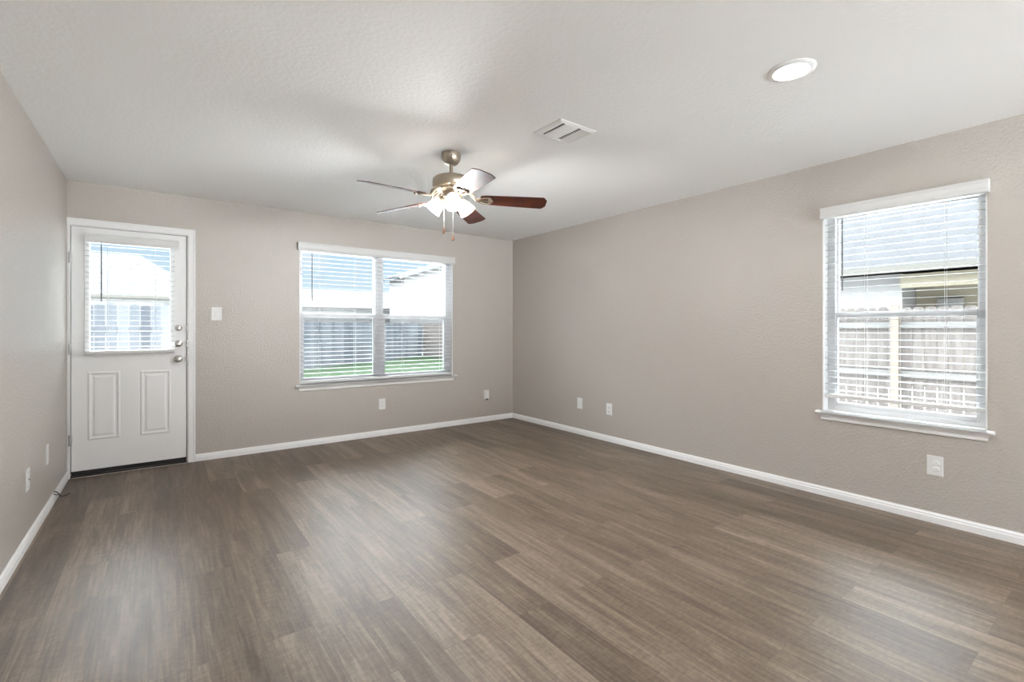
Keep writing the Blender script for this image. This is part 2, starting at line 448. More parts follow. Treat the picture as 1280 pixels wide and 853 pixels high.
# raised panels: a moulded rim and a raised field
for (x0, x1, z0, z1) in ((-4.402, -4.192, 0.296, 0.864), (-4.057, -3.838, 0.292, 0.858)):
    bm = bmesh.new()
    def ring(i, y): return [bm.verts.new(p) for p in ((x0+i, y, z0+i), (x1-i, y, z0+i), (x1-i, y, z1-i), (x0+i, y, z1-i))]
    rs = [ring(0.0, 0.012), ring(0.006, 0.004), ring(0.014, 0.003), ring(0.024, 0.0118), ring(0.034, 0.0118), ring(0.046, 0.005)]
    for a, b in zip(rs, rs[1:]):
        for k in range(4): bm.faces.new((a[k], b[k], b[(k+1) % 4], a[(k+1) % 4]))
    bm.faces.new(rs[-1])
    obj('door_panel', bm, 'door', door)
# lite frame and glass
bm = bmesh.new(); w = 0.030
for b in ((LX0-0.022, LX0+0.012, -0.002, 0.05, LZ0-0.022, LZ1+0.022), (LX1-0.012, LX1+0.022, -0.002, 0.05, LZ0-0.022, LZ1+0.022),
          (LX0+0.012, LX1-0.012, -0.002, 0.05, LZ0-0.022, LZ0+0.012), (LX0+0.012, LX1-0.012, -0.002, 0.05, LZ1-0.012, LZ1+0.022)): box(bm, *b)
obj('glass_frame', bm, 'door', door, 0.003)
boxes('glass_pane', [(LX0+0.012, LX1-0.012, 0.026, 0.032, LZ0+0.012, LZ1-0.012)], 'glass', door)
for z in (1.808, 1.057, 0.312):
    bm = bmesh.new()
    lathe(bm, [(0, -0.052), (0.004, -0.050), (0.0065, -0.046), (0.0065, 0.046), (0.004, 0.050), (0, 0.052)], (-4.507, 0.004, z), seg=12)
    box(bm, -4.519, -4.507, -0.0185, -0.0155, z-0.045, z+0.045)
    obj('hinge', bm, 'hinge', door, smooth=True)
def knob(zc, name, prof, mat='nickel'):
    bm = bmesh.new(); lathe(bm, prof, (-3.784, 0.012, zc), (0, -1, 0), 28)
    return obj(name, bm, mat, door, smooth=True)
knob(0.951, 'door_knob', [(0.033, 0), (0.033, 0.006), (0.026, 0.011), (0.013, 0.014), (0.011, 0.030), (0.020, 0.036), (0.028, 0.046), (0.029, 0.056), (0.024, 0.066), (0.012, 0.071), (0, 0.072)])
for zc, r in ((1.091, 0.031), (1.233, 0.027)):
    d = knob(zc, 'deadbolt', [(r, 0), (r, 0.006), (r-0.004, 0.014), (r-0.010, 0.017), (0, 0.018)])
    bm = bmesh.new(); box(bm, -3.789, -3.779, -0.022, -0.004, zc-0.014, zc+0.014)
    obj('thumb_turn', bm, 'nickel', d, 0.003)
for zc in (0.951, 1.091, 1.233):
    boxes('strike_plate', [(-3.7225, -3.7115, -0.0185, -0.0155, zc-0.032, zc+0.032)], 'hinge', door, 0.001)
boxes('door_sweep', [(SX0+0.002, SX1-0.002, 0.014, 0.056, 0.018, 0.050)], 'rubber', door)
bm = bmesh.new(); prism(bm, [(-0.018, 0.0), (-0.016, 0.006), (0.0, 0.016), (0.1, 0.017), (WT, 0.008), (WT, 0.0)], 0, -4.507, -3.7205)
obj('threshold', bm, 'bronze', door)
boxes('threshold_edge', [(-4.50, -3.7215, -0.024, -0.0182, 0.0, 0.006)], 'alu', door, 0.001)

# ------------------------------------------------------------------ windows
def T(axis, u, d, z):
    """room-wall coordinates: u along the wall, d = distance INTO the wall (negative = into the room)"""
    return (u, d, z) if axis == 'back' else (d, u, z)
def wbox(bm, axis, u0, u1, d0, d1, z0, z1):
    if axis == 'back': box(bm, u0, u1, d0, d1, z0, z1)
    else: box(bm, d0, d1, u0, u1, z0, z1)
def frame(bm, axis, u0, u1, z0, z1, d0, d1, wl_, wr, wb, wt):
    wbox(bm, axis, u0, u0+wl_, d0, d1, z0, z1); wbox(bm, axis, u1-wr, u1, d0, d1, z0, z1)
    wbox(bm, axis, u0+wl_, u1-wr, d0, d1, z0, z0+wb); wbox(bm, axis, u0+wl_, u1-wr, d0, d1, z1-wt, z1)

def sill(axis, root, u0, u1, ztop):
    # stool board reaching back to the window unit, with horns and a rounded nose
    prof = [(0.085, ztop), (-0.036, ztop), (-0.044, ztop-0.004), (-0.047, ztop-0.010), (-0.044, ztop-0.017), (-0.036, ztop-0.020), (0.085, ztop-0.020)]
    bm = bmesh.new()
    if axis == 'back':
        prism(bm, prof, 0, u0+0.001, u1-0.001); prism(bm, [(min(d, -0.0005), z) for d, z in prof], 0, u0-0.040, u1+0.040)
    else:
        prism(bm, prof, 1, u0+0.001, u1-0.001); prism(bm, [(min(d, -0.0005), z) for d, z in prof], 1, u0-0.034, u1+0.034)
    obj('window_sill', bm, 'trim', root, smooth=False)
    # cove apron with mitred returns
    ap = [(-0.0005, ztop-0.020), (-0.036, ztop-0.020), (-0.033, ztop-0.026), (-0.022, ztop-0.036), (-0.017, ztop-0.048), (-0.017, ztop-0.062), (-0.012, ztop-0.066), (-0.0005, ztop-0.066)]
    bm = bmesh.new(); lo, hi = [], []
    for d, z in ap:
        r = -d
        lo.append(bm.verts.new(T(axis, u0-0.006+0.019-min(r, 0.036)-0.002, d, z))); hi.append(bm.verts.new(T(axis, u1+0.006-0.019+min(r, 0.036)+0.002, d, z)))
    for i in range(len(ap)):
        j = (i+1) % len(ap); bm.faces.new((lo[i], lo[j], hi[j], hi[i]))
    bm.faces.new(lo[::-1]); bm.faces.new(hi)
    obj('window_apron', bm, 'trim', root)

def jamb_liner(axis, root, u0, u1, z0, z1):
    bm = bmesh.new()
    wbox(bm, axis, u0+0.0005, u0+0.008, 0.0, 0.075, z0, z1-0.0005); wbox(bm, axis, u1-0.008, u1-0.0005, 0.0, 0.075, z0, z1-0.0005)
    wbox(bm, axis, u0+0.008, u1-0.008, 0.0, 0.075, z1-0.008, z1-0.0005)
    obj('jamb_liner', bm, 'trim', root)

def hung_unit(axis, root, u0, u1, z0, z1, zm, fl, fr, sash=0.030):
    """one single-hung unit: frame, fixed upper sash behind, lower sash in front, screen outside"""
    bm = bmesh.new(); frame(bm, axis, u0, u1, z0, z1, 0.075, 0.145, fl, fr, 0.028, 0.030)
    obj('window_frame', bm, 'vinyl', root, 0.002)
    a0, a1, b0, b1 = u0+fl, u1-fr, z0+0.028, z1-0.030
    bm = bmesh.new(); frame(bm, axis, a0, a1, zm, b1, 0.108, 0.132, 0.012, 0.012, 0.030, 0.012)
    up = obj('upper_sash', bm, 'vinyl', root, 0.002)
    bm = bmesh.new(); wbox(bm, axis, a0+0.012, a1-0.012, 0.118, 0.122, zm+0.030, b1-0.012); obj('glass_pane', bm, 'glass', up)
    bm = bmesh.new(); frame(bm, axis, a0, a1, b0, zm+0.034, 0.080, 0.106, sash, sash, 0.032, 0.040)
    lo = obj('lower_sash', bm, 'vinyl', root, 0.002)
    bm = bmesh.new(); wbox(bm, axis, a0+sash, a1-sash, 0.090, 0.094, b0+0.032, zm-0.006); obj('glass_pane', bm, 'glass', lo)
    um = (a0+a1)/2
    bm = bmesh.new(); wbox(bm, axis, um-0.025, um+0.025, 0.070, 0.0805, zm+0.034, zm+0.042); obj('sash_lock', bm, 'vinyl', lo, 0.002)
    return a0, a1, b0

win1 = tag(empty('window_1', (-1.85, 0, 0.64)), 'wide white twin single-hung window in the back wall', 'window', kind='structure')
jamb_liner('back', win1, BX0, BX1, BZ0, BZ1)
xm = -1.876
a = hung_unit('back', win1, BX0+0.004, xm, BZ0+0.004, BZ1-0.004, 1.352, 0.034, 0.048, 0.022)
b = hung_unit('back', win1, xm, BX1-0.004, BZ0+0.004, BZ1-0.004, 1.352, 0.050, 0.060, 0.022)
for q in (a, b):
    boxes('insect_screen', [(q[0], q[1], 0.1335, 0.1345, q[2], 1.37)], 'screen', win1)
sill('back', win1, BX0, BX1, 0.643)

win2 = tag(empty('window_2', (0, -4.257, 0.62)), 'white single-hung window in the right wall', 'window', kind='structure')
jamb_liner('right', win2, RY0, RY1, RZ0, RZ1)
hung_unit('right', win2, RY0+0.004, RY1-0.004, RZ0+0.004, RZ1-0.004, 1.312, 0.042, 0.052, 0.014)
sill('right', win2, RY0, RY1, 0.625)

# ------------------------------------------------------------------ blinds
def blind(name, axis, u0, u1, ztop, zbot, dc, vd, vtop, vbot, vu0, vu1, label, wand_u, wand_z, ladders, pitch=0.0455, tilt=-2.0, depth=0.050, rail_h=0.026, side=1):
    um = (u0+u1)/2
    root = tag(empty(name, T(axis, um, dc, zbot)), label, 'blind', 'horizontal blinds')
    # valance: moulded front board with returns
    prof = [(0, vbot), (0.010, vbot), (0.010, vtop), (0, vtop)]
    bm = bmesh.new()
    th = 0.012
    pf = [(vd+th, vbot), (vd+0.003, vbot), (vd, vbot+0.006), (vd+0.002, vbot+0.020), (vd+0.005, vbot+0.028), (vd+0.005, vtop-0.022), (vd+0.002, vtop-0.016), (vd, vtop-0.006), (vd+0.003, vtop), (vd+th, vtop)]
    if axis == 'back': prism(bm, pf, 0, vu0, vu1)
    else: prism(bm, pf, 1, vu0, vu1)
    back = -0.0008 if axis != 'door' else 0
    for e0, e1 in ((vu0, vu0+th), (vu1-th, vu1)): wbox(bm, axis, e0, e1, vd+th, -0.0008 + side*0, vbot, vtop)
    obj('valance', bm, 'slat', root)
    bm = bmesh.new(); wbox(bm, axis, u0, u1, dc-0.019, dc+0.026, ztop, ztop+0.040); obj('headrail', bm, 'slat', root, 0.002)
    # slats: thin bowed strips
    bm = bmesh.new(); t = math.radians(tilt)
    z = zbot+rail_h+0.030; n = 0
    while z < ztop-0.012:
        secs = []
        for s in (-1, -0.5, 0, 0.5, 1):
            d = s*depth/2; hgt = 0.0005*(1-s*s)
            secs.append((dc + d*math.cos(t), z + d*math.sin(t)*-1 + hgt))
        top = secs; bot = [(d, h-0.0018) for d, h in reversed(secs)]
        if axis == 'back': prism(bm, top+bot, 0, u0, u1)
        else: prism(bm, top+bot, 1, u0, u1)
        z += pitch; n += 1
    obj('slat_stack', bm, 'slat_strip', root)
    bm = bmesh.new(); wbox(bm, axis, u0, u1, dc-0.026, dc+0.026, zbot, zbot+rail_h); obj('bottom_rail', bm, 'slat', root, 0.004)
    for u in ladders:
        bm = bmesh.new()
        for dd in (-0.0262, 0.0262): tube(bm, [T(axis, u, dc+dd, zbot+rail_h), T(axis, u, dc+dd, ztop)], 0.0009, 5)
        obj('ladder_cord', bm, 'cord', root)
    bm = bmesh.new(); dw = dc-0.033
    tube(bm, [T(axis, wand_u, dw, ztop), T(axis, wand_u, dw, ztop-0.03)], 0.0018, 6)
    tube(bm, [T(axis, wand_u, dw, ztop-0.03), T(axis, wand_u, dw, wand_z)], [0.0042, 0.0046], 6)
    obj('tilt_wand', bm, 'wand', root)
    return root

blind('window_blind', 'back', BX0+0.012, BX1-0.012, 2.040, 0.652, 0.034, -0.055, 2.120, 2.034, -2.778, -0.938,
      'wide white open-slat blind reaching the sill of the twin window in the back wall', -2.632, 1.52, (-2.55, -2.17, -1.60, -1.10), tilt=-3.0)
blind('window_blind', 'right', RY0+0.012, RY1-0.012, 2.035, 0.722, 0.034, -0.055, 2.104, 2.026, -4.704, -3.824,
      'white open-slat blind stopping short of the sill in the right wall window', -3.948, 1.50, (-4.50, -4.08), pitch=0.0465)
blind('door_blind', 'back', -4.412, -3.812, 1.950, 1.016, -0.032, -0.064, 2.012, 1.938, -4.414, -3.780,
      'small white open-slat blind mounted over the glass of the white door', -4.310, 1.452, (-4.27, -3.95), pitch=0.0445, side=0, tilt=-1.5)

# ------------------------------------------------------------------ ceiling fan
FC = Vector((-2.302, -2.375, H))
fan = tag(empty('ceiling_fan', FC), 'five-blade ceiling fan with cherry blades, nickel motor and three lit shades', 'ceiling fan')
bm = bmesh.new(); lathe(bm, [(0.062, 0), (0.066, -0.004), (0.066, -0.030), (0.062, -0.046), (0.050, -0.066), (0.040, -0.076), (0.026, -0.080), (0.0, -0.080)], FC, seg=40)
obj('canopy', bm, 'nickel_warm', fan, smooth=True)
bm = bmesh.new(); lathe(bm, [(0.0125, -0.078), (0.0125, -0.150)], FC, seg=20)
obj('downrod', bm, 'nickel_warm', fan, smooth=True)
bm = bmesh.new(); lathe(bm, [(0.0, -0.138), (0.022, -0.140), (0.030, -0.152), (0.042, -0.156), (0.080, -0.160), (0.108, -0.167), (0.124, -0.180), (0.128, -0.196), (0.128, -0.232), (0.120, -0.242), (0.112, -0.247), (0.0, -0.247)], FC, seg=48)
obj('motor_housing', bm, 'nickel_warm', fan, smooth=True)
bm = bmesh.new(); lathe(bm, [(0.100, -0.246), (0.104, -0.252), (0.098, -0.262), (0.070, -0.268), (0.060, -0.270), (0.058, -0.300), (0.056, -0.306), (0.050, -0.312), (0.0, -0.314)], FC, seg=40)
obj('switch_housing', bm, 'nickel_warm', fan, smooth=True)
BZ, PITCH = 2.118 - H, math.radians(14)
for k in range(5):
    az = math.radians(41.5 + 72*k)
    R = Matrix.Rotation(az, 4, 'Z')
    tilt = Matrix.Rotation(-PITCH, 4, 'X')            # outward = +x, its right side = -y, raised
    droop = Matrix.Rotation(math.radians(1.6), 4, 'Y')
    X = Matrix.Translation(FC + Vector((0, 0, BZ+0.012))) @ R @ droop @ tilt
    # blade: tapered board with a clipped tip
    out = [(0.205, -0.050), (0.235, -0.060), (0.42, -0.069), (0.636, -0.075), (0.642, -0.073), (0.664, -0.042), (0.666, -0.036), (0.666, 0.036), (0.664, 0.042), (0.642, 0.073), (0.636, 0.075), (0.42, 0.069), (0.235, 0.060), (0.205, 0.050), (0.195, 0.0)]
    bm = bmesh.new(); prism(bm, out, 2, -0.003, 0.003); bmesh.ops.transform(bm, matrix=X, verts=bm.verts)
    bl = obj('blade', bm, 'blade', fan, 0.0015)
    # blade iron: arm from the motor, splitting into an openwork head under the blade
    Y = Matrix.Translation(FC + Vector((0, 0, BZ+0.012))) @ R @ droop @ tilt
    bm = bmesh.new()
    def arc(pts, r, fl=0.6): tube(bm, pts, r, 8)
    arc([(0.165, 0, -0.004), (0.195, 0.020, -0.007), (0.225, 0.036, -0.008), (0.262, 0.040, -0.008), (0.275, 0.022, -0.008)], 0.0065)
    arc([(0.165, 0, -0.004), (0.195, -0.020, -0.007), (0.225, -0.036, -0.008), (0.262, -0.040, -0.008), (0.275, -0.022, -0.008)], 0.0065)
    arc([(0.165, 0, -0.004), (0.21, 0, -0.008), (0.285, 0, -0.008)], 0.006)
    arc([(0.275, 0.022, -0.008), (0.262, 0.0, -0.008), (0.275, -0.022, -0.008)], 0.005)
    for sx, sy in ((0.262, 0.030), (0.262, -0.030), (0.282, 0.0)):
        lathe(bm, [(0.0, -0.016), (0.006, -0.014), (0.008, -0.008), (0.008, 0.0)], (sx, sy, -0.003), seg=10)
    bmesh.ops.transform(bm, matrix=Y, verts=bm.verts)
    Rm = Matrix.Translation(FC) @ R
    arm = bmesh.new()
    tip = (Rm.inverted() @ Y) @ Vector((0.170, 0, -0.004))
    tube(arm, [(0.080, 0, -0.254), (0.105, 0, -0.258), (0.130, 0, -0.276), tip], [0.009, 0.009, 0.008, 0.008], 10)
    for s_ in (-1, 1):                                  # leaf-shaped openwork on each side of the arm
        tube(arm, [(0.084, 0.010*s_, -0.254), (0.098, 0.030*s_, -0.257), (0.118, 0.037*s_, -0.264), (0.140, 0.026*s_, -0.276), tip], [0.007, 0.008, 0.008, 0.007, 0.006], 8)
        tube(arm, [(0.100, 0, -0.258), (0.112, 0.014*s_, -0.262), (0.120, 0.034*s_, -0.265)], 0.005, 6)
    bmesh.ops.transform(arm, matrix=Rm, verts=arm.verts)
    tmp = bpy.data.meshes.new('t'); arm.to_mesh(tmp); arm.free(); bm.from_mesh(tmp); bpy.data.meshes.remove(tmp)
    obj('blade_iron', bm, 'nickel_warm', fan, smooth=True)
# light kit
BULB = 40.0
LZ = -0.300
for az in (6, 126, 246):
    a = math.radians(az); ca, sa = math.cos(a), math.sin(a)
    def P(r, z): return FC + Vector((ca*r, sa*r, z))
    bm = bmesh.new(); tube(bm, [P(0.040, LZ+0.006), P(0.056, LZ+0.004), P(0.066, LZ-0.006)], 0.011, 10)
    ax = Vector((ca*math.sin(math.radians(46)), sa*math.sin(math.radians(46)), -math.cos(math.radians(46))))
    c = P(0.060, LZ-0.001)
    lathe(bm, [(0.0, -0.004), (0.018, -0.002), (0.026, 0.004), (0.027, 0.022), (0.020, 0.024)], c, ax, 20)
    obj('lamp_holder', bm, 'nickel_warm', fan, smooth=True)
    bm = bmesh.new()
    outer = [(0.024, 0.010), (0.027, 0.024), (0.036, 0.042), (0.046, 0.064), (0.053, 0.090), (0.058, 0.112), (0.061, 0.118)]
    inner = [(r-0.003, h+0.0005) for r, h in reversed(outer)]
    lathe(bm, outer+inner, c, ax, 28, close=False)
    obj('lamp_shade', bm, 'shade', fan, smooth=True)
    bm = bmesh.new(); lathe(bm, [(0.010, 0.02), (0.012, 0.028), (0.019, 0.044), (0.019, 0.052), (0.012, 0.062), (0, 0.066)], c, ax, 16)
    obj('light_bulb', bm, 'lens', fan, smooth=True)
    d = bpy.data.lights.new('bulb_lamp', 'POINT'); d.energy = BULB; d.shadow_soft_size = 0.042; d.color = (0.975, 0.985, 1.0)
    o = bpy.data.objects.new('bulb_lamp', d); COL.objects.link(o); o.location = c + ax*0.080
# pull chains (nearest the viewer's side)
def chain(px, py, ztop, zend):
    p = FC + Vector((px, py, 0))
    bm = bmesh.new(); tube(bm, [p+Vector((0, 0, ztop)), p+Vector((0, 0, zend))], 0.0019, 6)
    c = obj('pull_chain', bm, 'chain', fan)
    bm = bmesh.new(); lathe(bm, [(0.0, 0.006), (0.004, 0.002), (0.005, -0.012), (0.010, -0.030), (0.010, -0.036), (0, -0.040)], p+Vector((0, 0, zend)), seg=12)
    obj('chain_fob', bm, 'brass', c, smooth=True)
chain(-0.040, 0.030, -0.306, -0.516)
chain(0.008, -0.012, -0.312, -0.566)

# ------------------------------------------------------------------ ceiling vent and recessed light
vent = tag(empty('ceiling_vent', (-1.92, -3.1125, H)), 'white square air vent with two dark slots in the ceiling', 'vent')
V0x, V1x, V0y, V1y = -2.070, -1.770, -3.240, -2.985
bm = bmesh.new()
# sloped outer frame
def vr(i, z): return [bm.verts.new(p) for p in ((V0x+i, V0y+i, z), (V1x-i, V0y+i, z), (V1x-i, V1y-i, z), (V0x+i, V1y-i, z))]
rs = [vr(0, H-0.0005), vr(0.003, H-0.005), vr(0.022, H-0.012), vr(0.026, H-0.010), vr(0.028, H-0.002)]
for a, b in zip(rs, rs[1:]):
    for k in range(4): bm.faces.new((a[k], b[k], b[(k+1) % 4], a[(k+1) % 4]))
obj('vent_frame', bm, 'trim', vent)
boxes('duct_opening', [(V0x+0.027, V1x-0.027, V0y+0.027, V1y-0.027, H-0.0018, H-0.0006)], 'slot', vent)
bm = bmesh.new()
x = V0x+0.030
zones = [(-2.042, -2.022, 'plate'), (-2.008, -1.902, 'mid'), (-1.888, -1.798, 'plate')]
box(bm, -2.043, -2.024, V0y+0.026, V1y-0.026, H-0.010, H-0.008)
def louver(bm, x0, x1, y0, y1, dz, along):
    if along == 'y': prism(bm, [(x0, H-0.004), (x1, H-0.004-dz), (x1, H-0.0055-dz), (x0, H-0.0055)], 1, y0, y1)
    else: prism(bm, [(y0, H-0.004), (y1, H-0.004-dz), (y1, H-0.0055-dz), (y0, H-0.0055)], 0, x0, x1)
k = 0
y = V0y+0.027
while y < V1y-0.030:
    louver(bm, -2.006, -1.902, y, y+0.013, 0.006, 'x'); y += 0.0115
xx = -1.870
while xx < V1x-0.030:
    louver(bm, xx, xx+0.016, V0y+0.027, V1y-0.027, 0.006, 'y'); xx += 0.0135
y = V0y+0.032
while y < V1y-0.03:
    box(bm, -1.902, -1.870, y, y+0.002, H-0.005, H-0.003); y += 0.020
obj('louver', bm, 'trim', vent)

can = tag(empty('recessed_light', (-1.545, -4.262, H)), 'round lit recessed light with a white trim ring in the ceiling', 'ceiling light')
bm = bmesh.new(); CC = (-1.545, -4.262, H)
lathe(bm, [(0.101, 0.0), (0.101, -0.004), (0.094, -0.010), (0.078, -0.011), (0.072, -0.006), (0.072, 0.0)], CC, seg=48, close=False)
obj('trim_ring', bm, 'trim', can, smooth=True)
bm = bmesh.new(); lathe(bm, [(0.0722, -0.003), (0.0715, -0.009), (0.066, -0.012), (0.030, -0.0135), (0, -0.014)], CC, seg=48)
obj('light_diffuser', bm, 'lens', can, smooth=True)
def downlight(x, y, power, r=0.07):
    d = bpy.data.lights.new('can_lamp', 'AREA'); d.shape = 'DISK'; d.size = 2*r; d.energy = power; d.color = (1.0, 0.95, 0.88)
    o = bpy.data.objects.new('can_lamp', d); COL.objects.link(o); o.location = (x, y, H-0.016)
downlight(-1.545, -4.262, 5)
# ------------------------------------------------------------------ wall plates
def plate(kind, axis, u, z, label, cat, w=0.080, h=0.124):
    """axis: back / right / left"""
    def B(bm, a0, a1, t0, t1, z0, z1):
        if axis == 'back': box(bm, u+a0, u+a1, -t1, -t0, z+z0, z+z1)
        elif axis == 'right': box(bm, -t1, -t0, u+a0, u+a1, z+z0, z+z1)
        else: box(bm, -W+t0, -W+t1, u+a0, u+a1, z+z0, z+z1)
    loc = {'back': (u, 0, z), 'right': (0, u, z), 'left': (-W, u, z)}[axis]
    nrm = {'back': (0, -1, 0), 'right': (-1, 0, 0), 'left': (1, 0, 0)}[axis]
    def at(a, t, zz):
        return {'back': (u+a, -t, z+zz), 'right': (-t, u+a, z+zz), 'left': (-W+t, u+a, z+zz)}[axis]
    name = {'switch': 'light_switch', 'duplex': 'wall_outlet', 'decora': 'wall_outlet', 'blank': 'wall_plate', 'jack': 'cable_plate', 'plug': 'wall_outlet', 'offset': 'wall_outlet'}[kind]
    root = tag(empty(name, loc), label, cat)
    bm = bmesh.new(); B(bm, -w/2, w/2, 0.0, 0.006, -h/2, h/2); obj('plate', bm, 'plate', root, 0.003)
    if kind == 'switch':
        bm = bmesh.new(); B(bm, -0.017, 0.017, 0.0055, 0.009, -0.034, 0.034); obj('rocker', bm, 'plate', root, 0.002)
    if kind == 'duplex':
        for zz in (-0.020, 0.020):
            bm = bmesh.new(); lathe(bm, [(0.0175, 0.005), (0.0175, 0.0085), (0.016, 0.0095), (0, 0.0095)], at(0, 0, zz), nrm, 20)
            s = obj('socket', bm, 'plate', root, smooth=True)
            for a0, a1, z0, z1 in ((-0.008, -0.005, -0.005, 0.006), (0.005, 0.008, -0.005, 0.006), (-0.0025, 0.0025, -0.013, -0.008)):
                bm = bmesh.new(); B(bm, a0, a1, 0.009, 0.0102, zz+z0, zz+z1); obj('socket_slot', bm, 'slot', s)
    if kind == 'offset':
        for zz in (-0.020, 0.018):
            bm = bmesh.new(); lathe(bm, [(0.0175, 0.005), (0.0175, 0.009), (0.014, 0.0125), (0, 0.013)], at(-0.006, 0, zz), nrm, 20)
            obj('socket_cover', bm, 'plate', root, smooth=True)
    if kind == 'decora':
        bm = bmesh.new(); B(bm, -0.017, 0.017, 0.0055, 0.008, -0.034, 0.034); s = obj('socket', bm, 'plate', root, 0.001)
        for zz in (-0.018, 0.018):
            for a0 in (-0.008, 0.006):
                bm = bmesh.new(); B(bm, a0, a0+0.002, 0.0076, 0.0084, zz-0.004, zz+0.005); obj('socket_slot', bm, 'slot', s)
    if kind == 'jack':
        bm = bmesh.new(); lathe(bm, [(0.0065, 0.005), (0.0065, 0.008), (0.0045, 0.008), (0.0045, 0.016), (0, 0.016)], at(0, 0, 0), nrm, 12)
        obj('coaxial_jack', bm, 'hinge' if axis == 'left' else 'plate', root, smooth=True)
    if kind in ('jack', 'blank'):
        for zz in (-0.042, 0.042):
            bm = bmesh.new(); lathe(bm, [(0.0035, 0.005), (0.003, 0.0072), (0, 0.0076)], at(0, 0, zz), nrm, 10)
            obj('screw', bm, 'hinge' if axis == 'left' and kind == 'jack' else 'plate', root, smooth=True)
    if kind == 'plug':
        bm = bmesh.new(); B(bm, -0.025, 0.025, 0.006, 0.034, -0.050, 0.048); obj('plug_in_cover', bm, 'plate', root, 0.004)
        bm = bmesh.new(); lathe(bm, [(0.012, 0.0), (0.012, -0.016), (0, -0.016)], at(0.0, 0.018, -0.050), (0, 0, 1), 14); obj('nozzle', bm, 'slot', root, smooth=True)
    return root
plate('switch', 'back', -3.490, 1.366, 'white rocker light switch on the back wall between door and wide window', 'switch', 0.084, 0.126)
plate('decora', 'back', -1.870, 0.362, 'white outlet on the back wall below the wide window', 'outlet')
plate('plug', 'back', -0.438, 0.353, 'white box-like outlet on the back wall between wide window and far corner', 'outlet', 0.074, 0.118)
plate('blank', 'right', -1.307, 0.360, 'plain white cover plate on the right wall, nearest the far corner', 'wall plate')
plate('duplex', 'right', -1.756, 0.352, 'white duplex outlet on the right wall beside the plain cover plate', 'outlet')
plate('offset', 'right', -4.456, 0.362, 'large white outlet with covered sockets under the right wall window', 'outlet')
plate('jack', 'left', -1.470, 0.370, 'white cable plate with dark jack low on the left wall', 'wall plate', 0.080, 0.126)
plate('blank', 'left', -0.880, 0.386, 'plain white cover plate low on the left wall nearest the door', 'wall plate', 0.076, 0.130)

# short loose cable lying against the left baseboard
bm = bmesh.new()
tube(bm, [(-W+0.004, -0.628, 0.071), (-W+0.016, -0.615, 0.062), (-W+0.024, -0.590, 0.040), (-W+0.034, -0.565, 0.014), (-W+0.052, -0.530, 0.006), (-W+0.075, -0.500, 0.009)], 0.0032, 8)
tube(bm, [(-W+0.010, -0.680, 0.066), (-W+0.020, -0.640, 0.048), (-W+0.026, -0.600, 0.036), (-W+0.034, -0.565, 0.014)], 0.0028, 8)
tag(obj('cable', bm, 'black_cable', smooth=True), 'short dark loose cable by the left baseboard near the door', 'cable')

# ------------------------------------------------------------------ outside
GZ = -0.30
bm = bmesh.new(); prism(bm, [(-2.2, 10.0), (9.4, 10.0), (9.9, 13.0), (8.3, 19.6), (-2.2, 13.0)], 2, GZ-0.1, GZ)
tag(obj('lawn_ground', bm, 'grass'), 'bright green lawn behind the house', 'lawn', kind='structure')
bm = bmesh.new(); box(bm, 0.3, 70, -40, 0.3, GZ-0.2, GZ-0.003); box(bm, -60, 70, 0.3, 90, GZ-0.2, GZ-0.003)
tag(obj('gravel_ground', bm, 'concrete'), 'pale gravel ground around the lawn and neighbour houses', 'yard', kind='structure')
bm = bmesh.new(); box(bm, -12, 9.4, 0.3, 9.99, GZ-0.1, GZ); box(bm, 0.3, 4.9, -12, 0.299, GZ-0.1, GZ)  # added out of view, throws daylight up through the windows
tag(obj('bounce_slab', bm, 'bounce_ground'), 'unseen pale slab added around the house to bounce daylight indoors', 'bounce_ground', kind='structure')
bm = bmesh.new(); box(bm, -60, 0.29, -40, REAR-WT-0.001, GZ-0.2, -0.05)  # unseen, added to bounce daylight in through the rear opening
tag(obj('rear_bounce_ground', bm, 'bounce_ground'), 'unseen pale ground added behind the viewer to bounce daylight indoors', 'bounce_ground', kind='structure')

def fence(name, p0, p1, zb, zt, label, mat, rails, rail_side, posts, post_mat='rail', bw=0.14):
    """pickets from p0 to p1 (local X runs along the fence)"""
    p0, p1 = Vector((*p0, 0)), Vector((*p1, 0)); L = (p1-p0).length; ang = math.atan2(p1.y-p0.y, p1.x-p0.x)
    root = tag(empty(name, (p0.x, p0.y, zb)), label, 'fence'); root.rotation_euler = (0, 0, ang)
    def add(n, bm, m, bev=0):
        bmesh.ops.recalc_face_normals(bm, faces=bm.faces)
        me = bpy.data.meshes.new(n); bm.to_mesh(me); bm.free(); me.materials.append(M[m])
        o = bpy.data.objects.new(n, me); COL.objects.link(o); o.parent = root
        return o
    bm = bmesh.new(); x = 0; h = zt-zb
    while x < L:
        dz = random.uniform(-0.012, 0.012); x1 = x+bw-0.006
        prism(bm, [(x+0.003, 0.03), (x1, 0.03), (x1, h-0.03+dz), (x1-0.03, h+dz), (x+0.033, h+dz), (x+0.003, h-0.03+dz)], 1, -0.009, 0.009)
        x += bw
    add('picket_panel', bm, mat)
    s = rail_side
    for zr in rails:
        bm = bmesh.new(); box(bm, 0, L, min(s*0.009, s*0.047), max(s*0.009, s*0.047), zr-zb-0.045, zr-zb+0.045); add('fence_rail', bm, 'rail')
    for xp in posts:
        bm = bmesh.new(); a, b = sorted((s*0.048, s*0.140)); box(bm, xp-0.05, xp+0.05, a, b, 0, h+0.03); add('fence_post', bm, post_mat)
    return root
fence('wooden_fence', (-12, 4.4), (-2.15, 4.4), GZ, 1.615, 'grey weathered picket fence seen through the door glass', 'fence_grey_dark', (0.0, 1.2), 1, (1.0, 3.4, 5.8, 8.2))
